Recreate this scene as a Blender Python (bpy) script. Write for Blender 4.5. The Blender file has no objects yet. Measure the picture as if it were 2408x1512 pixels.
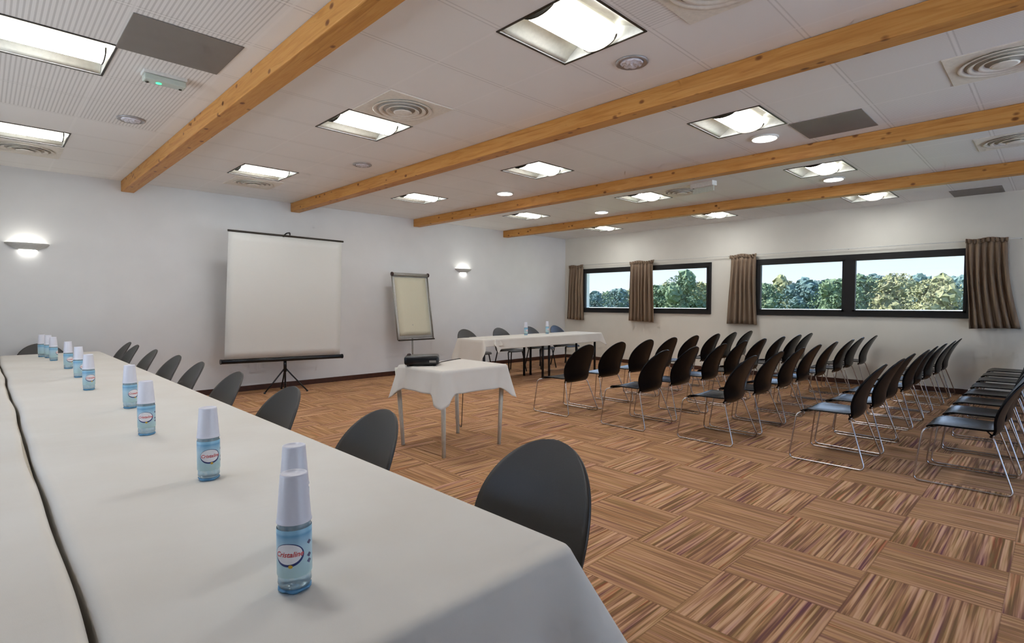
import bpy, bmesh, math, random
from mathutils import Vector, Matrix, noise
PI = math.pi
sc = bpy.context.scene
C = sc.collection
random.seed(7)

# ------------------------------------------------------------------ helpers
def link_mesh(name, bm, mat, parent=None, smooth=False, loc=None):
    me = bpy.data.meshes.new(name)
    bmesh.ops.recalc_face_normals(bm, faces=bm.faces)
    if smooth:
        for f in bm.faces: f.smooth = True
    bm.to_mesh(me); bm.free()
    for m in (mat if isinstance(mat, (list, tuple)) else [mat]): me.materials.append(m)
    o = bpy.data.objects.new(name, me); C.objects.link(o)
    if parent is not None: o.parent = parent
    if loc is not None: o.location = loc
    return o

def tag(o, label, cat, group=None):
    o['label'] = label; o['category'] = cat
    if group: o['group'] = group
    return o

def thing(name, label, cat, loc=(0, 0, 0), rotz=0, group=None):
    o = bpy.data.objects.new(name, None); C.objects.link(o)
    o.empty_display_size = .1
    o.location = loc; o.rotation_euler = (0, 0, rotz)
    return tag(o, label, cat, group)

def struct(o):
    o['kind'] = 'structure'; return o

def dup(root, loc=None, rotz=None, label=None, group=None):
    def cp(o, par):
        c = o.copy(); C.objects.link(c)
        if par is not None: c.parent = par
        for ch in list(o.children): cp(ch, c)
        return c
    r = cp(root, None)
    if loc is not None: r.location = loc
    if rotz is not None: r.rotation_euler = (0, 0, rotz)
    if label: r['label'] = label
    if group: r['group'] = group
    return r

def box(bm, x0, x1, y0, y1, z0, z1, mi=0):
    v = [bm.verts.new(p) for p in ((x0,y0,z0),(x1,y0,z0),(x1,y1,z0),(x0,y1,z0),(x0,y0,z1),(x1,y0,z1),(x1,y1,z1),(x0,y1,z1))]
    fs = [bm.faces.new([v[i] for i in q]) for q in ((3,2,1,0),(4,5,6,7),(0,1,5,4),(1,2,6,5),(2,3,7,6),(3,0,4,7))]
    for f in fs: f.material_index = mi
    return fs

def bbox(bm, x0, x1, y0, y1, z0, z1, b=.004, seg=2):
    t = bmesh.new(); box(t, x0, x1, y0, y1, z0, z1)
    bmesh.ops.bevel(t, geom=list(t.edges), offset=b, segments=seg, affect='EDGES', profile=.5)
    me = bpy.data.meshes.new('t'); t.to_mesh(me); t.free(); bm.from_mesh(me); bpy.data.meshes.remove(me)

def fillet(pts, r, n=5):
    pts = [Vector(p) for p in pts]; out = [pts[0]]
    for i in range(1, len(pts)-1):
        a, b, c = pts[i-1], pts[i], pts[i+1]
        d1 = (a-b); d2 = (c-b); rr = min(r, d1.length*.45, d2.length*.45)
        p = b + d1.normalized()*rr; q = b + d2.normalized()*rr
        for k in range(n+1):
            t = k/n; out.append(p*(1-t)**2 + b*2*t*(1-t) + q*t*t)
    out.append(pts[-1]); return out

def tube(bm, pts, r, seg=8, r2=None, mi=0):
    pts = [Vector(p) for p in pts]; n = len(pts); rings = []
    t = (pts[1]-pts[0]).normalized()
    up = Vector((0,0,1)) if abs(t.z) < .9 else Vector((1,0,0))
    nrm = t.cross(up).normalized()
    for i, p in enumerate(pts):
        if i == 0: tt = (pts[1]-pts[0]).normalized()
        elif i == n-1: tt = (pts[-1]-pts[-2]).normalized()
        else: tt = ((pts[i+1]-p).normalized()+(p-pts[i-1]).normalized()).normalized()
        nrm = (nrm - tt*nrm.dot(tt)).normalized(); bn = tt.cross(nrm)
        rr = r if r2 is None else r + (r2-r)*i/(n-1)
        rings.append([bm.verts.new(p + (nrm*math.cos(2*PI*k/seg)+bn*math.sin(2*PI*k/seg))*rr) for k in range(seg)])
    for a, b in zip(rings, rings[1:]):
        for k in range(seg):
            f = bm.faces.new((a[k], a[(k+1) % seg], b[(k+1) % seg], b[k])); f.material_index = mi; f.smooth = True
    for f in (bm.faces.new(rings[0][::-1]), bm.faces.new(rings[-1])): f.material_index = mi

def lathe(bm, prof, seg=24, cx=0, cy=0, mi=0, cap=True):
    rings = []
    for r, z in prof:
        rings.append([bm.verts.new((cx+r*math.cos(2*PI*k/seg), cy+r*math.sin(2*PI*k/seg), z)) for k in range(seg)])
    for a, b in zip(rings, rings[1:]):
        for k in range(seg):
            f = bm.faces.new((a[k], a[(k+1) % seg], b[(k+1) % seg], b[k])); f.material_index = mi; f.smooth = True
    if cap:
        for f in (bm.faces.new(rings[0][::-1]), bm.faces.new(rings[-1])): f.material_index = mi

def shell(bm, fn, nu, nv, th, mi=0):
    """closed thin solid around the surface fn(u,v), u,v in 0..1"""
    P = [[Vector(fn(i/nu, j/nv)) for j in range(nv+1)] for i in range(nu+1)]
    A = []; B = []
    for i in range(nu+1):
        ra = []; rb = []
        for j in range(nv+1):
            du = P[min(i+1, nu)][j]-P[max(i-1, 0)][j]; dv = P[i][min(j+1, nv)]-P[i][max(j-1, 0)]
            n = du.cross(dv)
            if n.length < 1e-9: n = Vector((0, 0, 1))
            n.normalize()
            ra.append(bm.verts.new(P[i][j]+n*th/2)); rb.append(bm.verts.new(P[i][j]-n*th/2))
        A.append(ra); B.append(rb)
    def q(a, b, c, d):
        f = bm.faces.new((a, b, c, d)); f.smooth = True; f.material_index = mi
    for i in range(nu):
        for j in range(nv):
            q(A[i][j], A[i+1][j], A[i+1][j+1], A[i][j+1]); q(B[i][j+1], B[i+1][j+1], B[i+1][j], B[i][j])
    for i in range(nu):
        q(A[i+1][0], A[i][0], B[i][0], B[i+1][0]); q(A[i][nv], A[i+1][nv], B[i+1][nv], B[i][nv])
    for j in range(nv):
        q(A[0][j], A[0][j+1], B[0][j+1], B[0][j]); q(A[nu][j+1], A[nu][j], B[nu][j], B[nu][j+1])

ORD = ['first', 'second', 'third', 'fourth', 'fifth', 'sixth', 'seventh', 'eighth', 'ninth', 'tenth', 'eleventh', 'twelfth']

# ------------------------------------------------------------------ materials
def lin(c):
    return tuple(((v/255)/12.92 if v/255 <= .04045 else ((v/255+.055)/1.055)**2.4) for v in c)+(1,)

class NT:
    def __init__(s, name):
        s.m = bpy.data.materials.new(name); s.m.use_nodes = True
        s.t = s.m.node_tree; s.n = s.t.nodes; s.l = s.t.links
        s.b = s.n['Principled BSDF']
    def node(s, typ, **kw):
        x = s.n.new(typ)
        for k, v in kw.items():
            if k in x.inputs.keys() if hasattr(x.inputs, 'keys') else False: x.inputs[k].default_value = v
            else: setattr(x, k, v)
        return x
    def math(s, op, a, b=0.0, c=None):
        x = s.n.new('ShaderNodeMath'); x.operation = op
        for i, v in enumerate((a, b, c)):
            if v is None: continue
            if isinstance(v, (int, float)): x.inputs[i].default_value = v
            else: s.l.new(v, x.inputs[i])
        return x.outputs[0]
    def pos(s):
        g = s.n.new('ShaderNodeTexCoord'); sp = s.n.new('ShaderNodeSeparateXYZ')
        s.l.new(g.outputs['Object'], sp.inputs[0]); return sp.outputs, g.outputs['Object']
    def comb(s, x, y, z):
        n = s.n.new('ShaderNodeCombineXYZ')
        for i, v in enumerate((x, y, z)):
            if isinstance(v, (int, float)): n.inputs[i].default_value = v
            else: s.l.new(v, n.inputs[i])
        return n.outputs[0]
    def noise(s, vec, scale=5, detail=2, rough=.5, dist=0):
        n = s.n.new('ShaderNodeTexNoise'); s.l.new(vec, n.inputs['Vector'])
        n.inputs['Scale'].default_value = scale; n.inputs['Detail'].default_value = detail
        n.inputs['Roughness'].default_value = rough; n.inputs['Distortion'].default_value = dist
        return n.outputs['Fac']
    def ramp(s, fac, stops, interp='LINEAR'):
        r = s.n.new('ShaderNodeValToRGB'); r.color_ramp.interpolation = interp
        e = r.color_ramp.elements
        e[0].position, e[0].color = stops[0][0], stops[0][1]
        e[1].position, e[1].color = stops[-1][0], stops[-1][1]
        for p, c in stops[1:-1]:
            x = e.new(p); x.color = c
        s.l.new(fac, r.inputs[0]); return r.outputs[0]
    def mix(s, fac, a, b, mode='MIX'):
        m = s.n.new('ShaderNodeMix'); m.data_type = 'RGBA'; m.blend_type = mode
        for i, v in ((0, fac), (6, a), (7, b)):
            if isinstance(v, (int, float, tuple)): m.inputs[i].default_value = v
            else: s.l.new(v, m.inputs[i])
        return m.outputs[2]
    def set(s, **kw):
        for k, v in kw.items():
            i = s.b.inputs[k.replace('_', ' ')]
            if isinstance(v, (int, float, tuple)): i.default_value = v
            else: s.l.new(v, i)
        return s
    def bump(s, h, strength=.2, dist=.01):
        b = s.n.new('ShaderNodeBump'); b.inputs['Strength'].default_value = strength; b.inputs['Distance'].default_value = dist
        s.l.new(h, b.inputs['Height']); s.l.new(b.outputs[0], s.b.inputs['Normal'])

def simple(name, col, rough=.5, metal=0, nscale=40, namp=.06, bump=0, **kw):
    m = NT(name); _, v = m.pos(); n = m.noise(v, nscale, 3)
    c = lin(col); k = 1-namp; d = tuple(x*k for x in c[:3])+(1,); u = tuple(min(1, x*(1+namp)) for x in c[:3])+(1,)
    m.set(Base_Color=m.ramp(n, [(.3, d), (.7, u)]), Roughness=rough, Metallic=metal)
    m.set(**kw)
    if bump: m.bump(n, bump, .002)
    return m.m

def emit(name, col, s):
    m = NT(name); _, v = m.pos(); n = m.noise(v, 60, 1)
    c = lin(col)
    m.set(Base_Color=c, Emission_Color=m.ramp(n, [(0, tuple(x*.96 for x in c[:3])+(1,)), (1, c)]), Emission_Strength=s)
    return m.m

wall_paint = simple('wall_paint', (227, 227, 227), .7, 0, 3, .02, 0)
wall_cream = simple('wall_paint_cream', (228, 224, 213), .7, 0, 3, .02, 0)
outer_plaster = simple('outer_plaster', (200, 202, 208), .9)
white_metal = simple('white_metal', (225, 225, 220), .35)
cream_reflector = simple('cream_reflector', (226, 224, 212), .3)
dark_metal = simple('dark_metal', (52, 46, 38), .4, .3)
black_plastic = simple('black_plastic', (17, 18, 22), .32, 0, 200, .1)
shell_black = simple('chair_shell_black', (7, 8, 12), .24, 0, 300, .1, 0, IOR=1.26)
shell_grey = simple('chair_shell_charcoal', (60, 58, 56), .42, 0, 300, .08, .05)
chrome = simple('chrome', (186, 178, 174), .22, 1)
black_steel = simple('black_steel', (26, 25, 27), .4, .2)
screen_fabric = simple('screen_fabric', (218, 218, 213), .85, 0, 400, .02)
paper = simple('paper', (206, 201, 178), .8, 0, 90, .02)
grey_alu = simple('grey_aluminium', (156, 154, 147), .4, .4)
window_black = simple('window_frame_black', (12, 10, 13), .6)
grey_panel = simple('grey_panel', (132, 126, 120), .6, 0, 8, .03)
vent_cream = simple('vent_cream', (232, 226, 214), .5)
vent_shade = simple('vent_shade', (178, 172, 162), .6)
table_leg_white = simple('table_leg_cream', (205, 203, 190), .4)
table_board = simple('table_board', (170, 160, 140), .5)
skirting_wood = simple('skirting_wood', (70, 38, 26), .4, 0, 20, .2)
lamp_white = emit('lamp_light', (250, 252, 252), 25)
lamp_soft = emit('lamp_side', (255, 252, 240), .7)
disc_white = emit('downlight_glow', (255, 253, 248), 9)
sconce_glow = emit('sconce_glow', (255, 253, 246), 16)
sconce_metal = simple('sconce_shell', (205, 205, 202), .45)
green_led = emit('green_led', (70, 230, 150), 1.6)
cup_plastic = simple('cup_plastic', (226, 226, 236), .3, 0, 30, .01)
cable_black = simple('cable_rubber', (14, 14, 14), .5)
tarmac = simple('grass_field', (120, 130, 90), .95, 0, 2, .2)
low_wall = simple('boundary_wall', (214, 214, 214), .9)
knob_dark = simple('knob_dark', (70, 50, 45), .4)

def mk_cloth():
    m = NT('tablecloth_cotton'); p, v = m.pos()
    n = m.noise(v, 2.2, 3); n2 = m.noise(v, 500, 2)
    m.set(Base_Color=m.ramp(n, [(.3, lin((212, 206, 196))), (.7, lin((220, 216, 208)))]), Roughness=.8)
    s = m.noise(m.comb(m.math('MULTIPLY', p[0], .8), m.math('MULTIPLY', p[1], 4), 0), 2.5, 2, .5, .6)
    m.bump(m.math('ADD', m.math('MULTIPLY', n2, .02), s), .25, .02)
    return m.m
cloth = mk_cloth()

def mk_wood():
    m = NT('pine_beam'); p, v = m.pos()
    a = m.comb(m.math('MULTIPLY', p[0], 9), m.math('MULTIPLY', p[1], .55), m.math('MULTIPLY', p[2], 9))
    g = m.noise(a, 3.2, 4, .55, 1.2)
    col = m.ramp(g, [(.25, lin((176, 118, 54))), (.45, lin((204, 146, 74))), (.6, lin((214, 160, 88))), (.8, lin((184, 124, 58)))])
    k = m.comb(m.math('MULTIPLY', p[0], 5.5), m.math('MULTIPLY', p[1], 3.4), m.math('MULTIPLY', p[2], 5.5))
    vo = m.n.new('ShaderNodeTexVoronoi'); vo.inputs['Scale'].default_value = 1.8; m.l.new(k, vo.inputs['Vector'])
    km = m.math('GREATER_THAN', .10, vo.outputs['Distance'])
    ks = m.ramp(vo.outputs['Distance'], [(0, (1, 1, 1, 1)), (.11, (.8, .8, .8, 1)), (.19, (0, 0, 0, 1))])
    col = m.mix(ks, col, lin((92, 42, 18)))
    big = m.noise(v, 1.3, 2)
    col = m.mix(m.math('MULTIPLY', big, .35), col, lin((172, 106, 44)))
    m.set(Base_Color=col, Roughness=.5, Specular_IOR_Level=.35)
    m.bump(g, .08, .004)
    return m.m
pine = mk_wood()

def mk_carpet():
    m = NT('striped_carpet_tiles'); p, v = m.pos()
    u = m.math('DIVIDE', m.math('SUBTRACT', p[0], 3.1065), .5)
    w = m.math('DIVIDE', m.math('SUBTRACT', 1.149, p[1]), .5)
    j = m.math('FLOOR', u); i = m.math('FLOOR', w)
    odd = m.math('ABSOLUTE', m.math('MODULO', m.math('ADD', i, j), 2))   # 0: streaks along x, 1: along y
    even = m.math('SUBTRACT', 1, odd)
    across = m.math('ADD', m.math('MULTIPLY', p[1], even), m.math('MULTIPLY', p[0], odd))
    along = m.math('ADD', m.math('MULTIPLY', p[0], even), m.math('MULTIPLY', p[1], odd))
    tid = m.math('ADD', m.math('MULTIPLY', i, 3.17), m.math('MULTIPLY', j, 7.31))
    vec = m.comb(m.math('MULTIPLY', across, 70), m.math('MULTIPLY', along, 1.7), tid)
    n = m.noise(vec, 1.0, 2, .5, .12)
    n2 = m.noise(m.comb(m.math('MULTIPLY', across, 36), m.math('MULTIPLY', along, 1.8), m.math('ADD', tid, 31)), 1, 1)
    stops = [(.36, lin((88, 50, 42))), (.43, lin((122, 78, 60))), (.475, lin((166, 118, 86))), (.53, lin((182, 134, 98))), (.58, lin((214, 166, 130))), (.70, lin((228, 182, 148)))]
    col = m.ramp(n, stops)
    hue = m.ramp(n2, [(.28, lin((146, 98, 112))), (.42, lin((182, 140, 104))), (.52, lin((186, 144, 100))), (.62, lin((176, 150, 88))), (.74, lin((214, 118, 76)))])
    col = m.mix(.34, col, hue)
    tint = m.math('MULTIPLY', odd, .38)
    col = m.mix(tint, col, lin((178, 134, 92)))
    fu = m.math('ABSOLUTE', m.math('SUBTRACT', m.math('FRACT', u), .5)); fw = m.math('ABSOLUTE', m.math('SUBTRACT', m.math('FRACT', w), .5))
    seam = m.math('GREATER_THAN', m.math('MAXIMUM', fu, fw), .494)
    col = m.mix(m.math('MULTIPLY', seam, .35), col, lin((100, 66, 46)))
    m.set(Base_Color=col, Roughness=.9, Specular_IOR_Level=.15)
    fib = m.noise(v, 420, 2)
    m.bump(m.math('ADD', m.math('MULTIPLY', fib, .5), n), .35, .004)
    return m.m
carpet = mk_carpet()

def mk_ceiling():
    m = NT('ceiling_tiles'); p, v = m.pos()
    X, Y = p[0], p[1]
    inb0 = m.math('LESS_THAN', X, 1.4)
    def near(a, c, w): return m.math('LESS_THAN', m.math('ABSOLUTE', m.math('SUBTRACT', a, c)), w)
    ub = m.math('MODULO', m.math('ADD', m.math('SUBTRACT', X, 2.17), 230), 2.30)
    u0 = m.math('MODULO', m.math('ADD', m.math('SUBTRACT', X, .62), 60), .60)
    W = .009
    lb = m.math('MAXIMUM', m.math('MAXIMUM', near(ub, .0, W), near(ub, .60, W)), m.math('MAXIMUM', near(ub, 1.20, W), near(ub, 1.72, W)))
    lb = m.math('MAXIMUM', lb, near(ub, 2.30, W))
    l0 = m.math('MAXIMUM', near(u0, 0, W), near(u0, .6, W))
    lx = m.math('ADD', m.math('MULTIPLY', inb0, l0), m.math('MULTIPLY', m.math('SUBTRACT', 1, inb0), lb))
    vy = m.math('MODULO', m.math('ADD', m.math('SUBTRACT', Y, 1.70), 60.2), .602)
    ly = m.math('MAXIMUM', near(vy, 0, .006), near(vy, .602, .006))
    dark = m.math('MAXIMUM', near(vy, .014, .004), near(vy, .588, .004))  # thin shadow beside the grid strips, painted into the tile colour
    # perforated acoustic tiles: fine grooves running along y
    g = m.math('SINE', m.math('MULTIPLY', X, 2*PI/.0245))
    g = m.math('GREATER_THAN', g, .35)
    m0 = m.math('MULTIPLY', m.math('LESS_THAN', X, 1.2), m.math('LESS_THAN', Y, 5.9))
    m1 = m.math('MULTIPLY', m.math('GREATER_THAN', X, 1.6), m.math('LESS_THAN', Y, 1.7))
    m1 = m.math('MULTIPLY', m1, m.math('LESS_THAN', X, 2.8))
    m2 = m.math('MULTIPLY', m.math('GREATER_THAN', X, 4.0), m.math('LESS_THAN', Y, 1.12))
    mk = m.math('MAXIMUM', m0, m.math('MULTIPLY', m.math('MAXIMUM', m1, m2), .7))
    base = m.ramp(m.noise(v, 1.5, 2), [(.3, lin((238, 236, 233))), (.7, lin((241, 239, 236)))])
    col = m.mix(m.math('MULTIPLY', m.math('MULTIPLY', g, mk), .30), base, lin((120, 114, 108)))
    col = m.mix(m.math('MULTIPLY', dark, .22), col, lin((120, 114, 108)))
    col = m.mix(m.math('MULTIPLY', m.math('MAXIMUM', lx, ly), .6), col, lin((245, 243, 240)))
    m.set(Base_Color=col, Roughness=.55)
    m.bump(m.math('ADD', lx, ly), .3, .004)
    return m.m
ceil_mat = mk_ceiling()

def mk_curtain():
    m = NT('curtain_fabric'); p, v = m.pos()
    n = m.noise(v, 300, 2); n2 = m.noise(m.comb(0, m.math('MULTIPLY', p[1], 18), 0), 1, 2)
    c = m.ramp(n2, [(.35, lin((122, 102, 84))), (.65, lin((152, 130, 108)))])
    m.set(Base_Color=c, Roughness=.85); m.bump(n, .2, .002)
    return m.m
curtain_mat = mk_curtain()

def mk_glass():
    m = NT('window_glass'); _, v = m.pos()
    t = m.n.new('ShaderNodeBsdfTransparent'); g = m.n.new('ShaderNodeBsdfGlossy'); g.inputs['Roughness'].default_value = .02
    t.inputs[0].default_value = (.95, .97, .99, 1)
    mx = m.n.new('ShaderNodeMixShader'); fr = m.n.new('ShaderNodeFresnel'); fr.inputs[0].default_value = 1.3
    m.l.new(fr.outputs[0], mx.inputs[0]); m.l.new(t.outputs[0], mx.inputs[1]); m.l.new(g.outputs[0], mx.inputs[2])
    m.l.new(mx.outputs[0], m.n['Material Output'].inputs[0])
    return m.m
pane_glass = mk_glass()

def mk_water():
    m = NT('blue_bottle_plastic'); p, v = m.pos()
    n = m.noise(v, 90, 2)
    m.set(Base_Color=m.ramp(n, [(.3, lin((186, 222, 240))), (.7, lin((222, 242, 250)))]), Roughness=.08, IOR=1.33, Transmission_Weight=.6)
    return m.m
bottle_mat = mk_water()
base_blue = simple('bottle_base_blue', (124, 186, 226), .15, 0, 80, .15, Transmission_Weight=.25, IOR=1.33)

def mk_label():
    m = NT('bottle_label'); p, v = m.pos()
    z = p[2]
    c = m.ramp(m.math('DIVIDE', m.math('SUBTRACT', z, .035), .12), [(0, lin((176, 206, 206))), (.5, lin((176, 208, 222))), (.64, lin((138, 186, 214))), (.70, lin((92, 156, 200))), (.74, lin((140, 196, 224))), (1, lin((164, 210, 228)))])
    a = m.noise(v, 60, 2)
    m.set(Base_Color=m.mix(m.math('MULTIPLY', a, .2), c, lin((200, 225, 235))), Roughness=.3)
    return m.m
label_mat = mk_label()
logo_blue = simple('logo_navy', (38, 52, 110), .4)
mark_grey = simple('label_mark_grey', (92, 92, 128), .4)
logo_white = simple('logo_white', (238, 234, 236), .4)
logo_red = simple('logo_red', (206, 70, 72), .4)
logo_gold = simple('logo_gold', (214, 170, 50), .4)

def mk_leaf(name, cols):
    m = NT(name); _, v = m.pos()
    n = m.noise(v, 1.1, 4, .65)
    m.set(Base_Color=m.ramp(n, [(.3, lin(tuple(c*1.25 for c in cols[0]))), (.5, lin(tuple(c*1.12 for c in cols[1]))), (.7, lin(cols[2]))]), Roughness=.8, Specular_IOR_Level=.1)  # tones lightened and dulled: distance haze put into the leaf colour
    return m.m
leaf_mats = [mk_leaf('leaves_green', ((52, 64, 50), (76, 90, 66), (104, 112, 84))),
             mk_leaf('leaves_blue_green', ((50, 64, 64), (70, 86, 80), (92, 104, 94))),
             mk_leaf('leaves_olive', ((76, 80, 56), (102, 102, 72), (124, 118, 90)))]
bark = simple('bark', (90, 76, 62), .9)

spot_silver = simple('spot_rim_silver', (176, 174, 174), .3, .5)
spot_glass = simple('spot_crystal', (236, 236, 246), .12)

# ------------------------------------------------------------------ room dimensions
XW, YW, HC = 10.281, 8.59, 2.904
X0, Y0 = -3.0, -2.6

# floor
bm = bmesh.new(); box(bm, X0, XW, Y0, YW, -.1, 0)
struct(link_mesh('floor', bm, carpet))
# walls
bm = bmesh.new(); box(bm, X0-.2, XW+.25, YW, YW+.2, -.1, HC+.3)
struct(link_mesh('wall_back', bm, wall_paint))
bm = bmesh.new()
for q in ((Y0-.2, 1.4, -.1, HC+.3), (5.8, YW, -.1, HC+.3), (1.4, 5.8, 2.6, HC+.3), (1.4, 5.8, -.1, .02)): box(bm, X0-.2, X0, *q)
struct(link_mesh('wall_left', bm, wall_paint))
bm = bmesh.new(); GX0, GX1, GZ = 1.3, 9.6, 2.6
box(bm, X0, GX0, Y0-.2, Y0, -.1, HC+.3); box(bm, GX1, XW+.25, Y0-.2, Y0, -.1, HC+.3)
box(bm, GX0, GX1, Y0-.2, Y0, GZ, HC+.3); box(bm, GX0, GX1, Y0-.2, Y0, -.1, .02)
struct(link_mesh('wall_front', bm, wall_paint))
# window wall with two openings
WZ0, WZ1 = 1.122, 2.143
WINS = [(4.852, 8.036), (.932, 3.985)]
bm = bmesh.new()
ys = [Y0, WINS[1][0], WINS[1][1], WINS[0][0], WINS[0][1], YW]
zs = [-.1, WZ0, WZ1, HC+.3]
for a in range(5):
    for b in range(3):
        if b == 1 and a in (1, 3): continue
        box(bm, XW, XW+.25, ys[a], ys[a+1], zs[b], zs[b+1])
bmesh.ops.remove_doubles(bm, verts=bm.verts, dist=1e-5)
struct(link_mesh('wall_right', bm, wall_cream))

# ceiling with recesses for the square lights
LX = [.035, 2.18, 4.455, 6.775, 9.09]; LY = [1.735, 4.11, 6.53]; LS = .595
FIX = [(x, y) for x in LX for y in LY]
xs = sorted({X0, XW} | {v for x in LX for v in (x, x+LS)}); ysx = sorted({Y0, YW} | {v for y in LY for v in (y, y+LS)})
bm = bmesh.new(); gv = {}
def gvert(x, y):
    if (x, y) not in gv: gv[(x, y)] = bm.verts.new((x, y, HC))
    return gv[(x, y)]
for i in range(len(xs)-1):
    for j in range(len(ysx)-1):
        if any(abs(xs[i]-x) < 1e-6 and abs(ysx[j]-y) < 1e-6 for x, y in FIX): continue
        bm.faces.new((gvert(xs[i], ysx[j]), gvert(xs[i], ysx[j+1]), gvert(xs[i+1], ysx[j+1]), gvert(xs[i+1], ysx[j])))
struct(link_mesh('ceiling', bm, ceil_mat))
bm = bmesh.new(); box(bm, X0-.2, XW+.25, Y0-.2, YW+.2, HC+.3, HC+.4)
struct(link_mesh('ceiling_slab', bm, outer_plaster))

# skirting
bm = bmesh.new(); bbox(bm, X0, XW-.014, YW-.014, YW-.0005, .0005, .08, .003)
struct(link_mesh('baseboard_back', bm, skirting_wood))
bm = bmesh.new(); bbox(bm, XW-.014, XW-.0005, Y0, YW-.014, .0005, .08, .003)
struct(link_mesh('baseboard_right', bm, skirting_wood))

# beams
BEAMS = [(1.335, 'leftmost, over the long table'), (3.535, 'second from the left, above the projector table'),
         (5.845, 'third from the left, crossing above the first seats'), (8.17, 'the farthest one, closest to the windows')]
for k, (x, w) in enumerate(BEAMS):
    bm = bmesh.new(); bbox(bm, x, x+.14, Y0+.001, YW-.001, 2.765, HC-.001, .006)
    # own coordinates per beam so the grain differs
    o = link_mesh('ceiling_beam', bm, pine)
    for v in o.data.vertices: v.co.y += k*17.0; v.co.x -= x
    o.location = (x, -k*17.0, 0)
    tag(o, 'orange pine ceiling beam with dark knots, %s' % w, 'beam', 'pine ceiling beams')

# ------------------------------------------------------------------ windows
def window(n, y0, y1, mull, labelside):
    fr = bmesh.new(); x0, x1 = XW-.03, XW+.05
    f = .085
    box(fr, x0, x1, y0, y1, WZ1-f, WZ1); box(fr, x0, x1, y0, y1, WZ0, WZ0+f)
    box(fr, x0, x1, y0, y0+.05, WZ0+f, WZ1-f); box(fr, x0, x1, y1-.05, y1, WZ0+f, WZ1-f)
    box(fr, x0-.01, x1, mull-.06, mull+.06, WZ0+f, WZ1-f)
    o = struct(link_mesh('window_%d' % n, fr, window_black))
    for a, b in ((y0+.05, mull-.06), (mull+.06, y1-.05)):
        s = bmesh.new(); t = .035; z0, z1 = WZ0+f, WZ1-f
        box(s, x0-.012, x1-.02, a, b, z1-t*.6, z1); box(s, x0-.012, x1-.02, a, b, z0, z0+t*.6)
        box(s, x0-.012, x1-.02, a, a+t, z0, z1); box(s, x0-.012, x1-.02, b-t, b, z0, z1)
        sash = link_mesh('sash', s, window_black, o)
        g = bmesh.new(); box(g, XW+.012, XW+.018, a+t*.5, b-t*.5, z0+.01, z1-.01)
        link_mesh('pane', g, pane_glass, sash)
window(1, *WINS[0], 6.35, '')
window(2, *WINS[1], 2.485, '')

# added unseen glazing, behind the viewer and at left, lets in fill daylight
bm = bmesh.new()
for k in range(5):
    xx = GX0+.03+(GX1-GX0-.06)*k/4; box(bm, xx-.03, xx+.03, Y0-.12, Y0-.05, .02, GZ)
box(bm, GX0, GX1, Y0-.12, Y0-.05, GZ-.07, GZ); box(bm, GX0, GX1, Y0-.12, Y0-.05, .02, .09)
o = struct(link_mesh('window_3', bm, window_black))
bm = bmesh.new(); box(bm, GX0, GX1, Y0-.088, Y0-.082, .05, GZ-.03); link_mesh('pane', bm, pane_glass, o)
bm = bmesh.new()
for k in range(5):
    yy = 1.43+4.34*k/4; box(bm, X0-.12, X0-.05, yy-.03, yy+.03, .02, 2.6)
box(bm, X0-.12, X0-.05, 1.4, 5.8, 2.53, 2.6); box(bm, X0-.12, X0-.05, 1.4, 5.8, .02, .09)
o = struct(link_mesh('window_4', bm, window_black))  # left-wall glazing, also added out of view to brighten the ceiling
bm = bmesh.new(); box(bm, X0-.088, X0-.082, 1.43, 5.77, .05, 2.57); link_mesh('pane', bm, pane_glass, o)
bm = bmesh.new(); box(bm, -25, 22, -30, Y0-.2, -.25, -.12); box(bm, -25, X0-.2, Y0-.2, 25, -.25, -.12)
struct(link_mesh('bounce_ground', bm, simple('bounce_ground_pale', (224, 222, 216), .9)))  # added unseen pale ground, bounces sunlight up onto the ceiling

# curtain rod (thin cord track) and curtains
t = thing('curtain_rod', 'thin grey curtain rod running above both windows', 'curtain rod', (XW-.06, 4.5, 2.235))
bm = bmesh.new(); tube(bm, [(0, -4.1, .005), (0, 3.93, 0)], .006, 8); link_mesh('rod', bm, white_metal, t)
for y in (-4.08, -2.0, 0, 1.9, 3.9):
    bm = bmesh.new(); tube(bm, [(0, y, 0), (.059, y, 0)], .006, 6); link_mesh('bracket', bm, grey_alu, t)

def curtain(y0t, y1t, y0b, y1b, z0, z1, label, folds, seed):
    ct = thing('curtain', label, 'curtain', (XW-.06, 0, 0), 0, 'short brown curtains')
    rnd = random.Random(seed); ph = [rnd.uniform(-.5, .5) for _ in range(folds+2)]
    def fn(u, v):
        e = v**1.5
        yt = y0t+(y1t-y0t)*u; yb = y0b+(y1b-y0b)*u
        k = u*folds; i = int(k); p = ph[i]+(ph[i+1]-ph[i])*(k-i)
        amp = .012+.028*min(1, v*2.5)
        return (-.012 - amp*math.sin(2*PI*k+p*2)-.01*v, yt+(yb-yt)*e + .008*math.sin(v*5+p*3), z1-.05-(z1-.05-z0+.012*math.sin(u*3+seed))*v)
    bm = bmesh.new(); shell(bm, fn, folds*12, 16, .004); link_mesh('drape', bm, curtain_mat, ct, True)
    def hd(u, v):
        return (-.014-.018*math.sin(2*PI*u*folds*1.5+v), y0t-.012+(y1t-y0t+.024)*u, z1-.065*v + .01*math.sin(u*9+seed))
    bm = bmesh.new(); shell(bm, hd, folds*12, 3, .008); link_mesh('header_band', bm, curtain_mat, ct, True)
curtain(7.99, 8.40, 7.97, 8.47, .945, 2.24, 'short brown curtain at the far corner, left of the small window', 5, 1)
curtain(6.10, 6.68, 6.06, 6.72, .94, 2.25, 'short brown curtain hanging across the middle of the small window', 7, 2)
curtain(3.98, 4.45, 3.95, 4.52, .94, 2.255, 'short brown curtain between the two windows', 6, 3)
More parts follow.
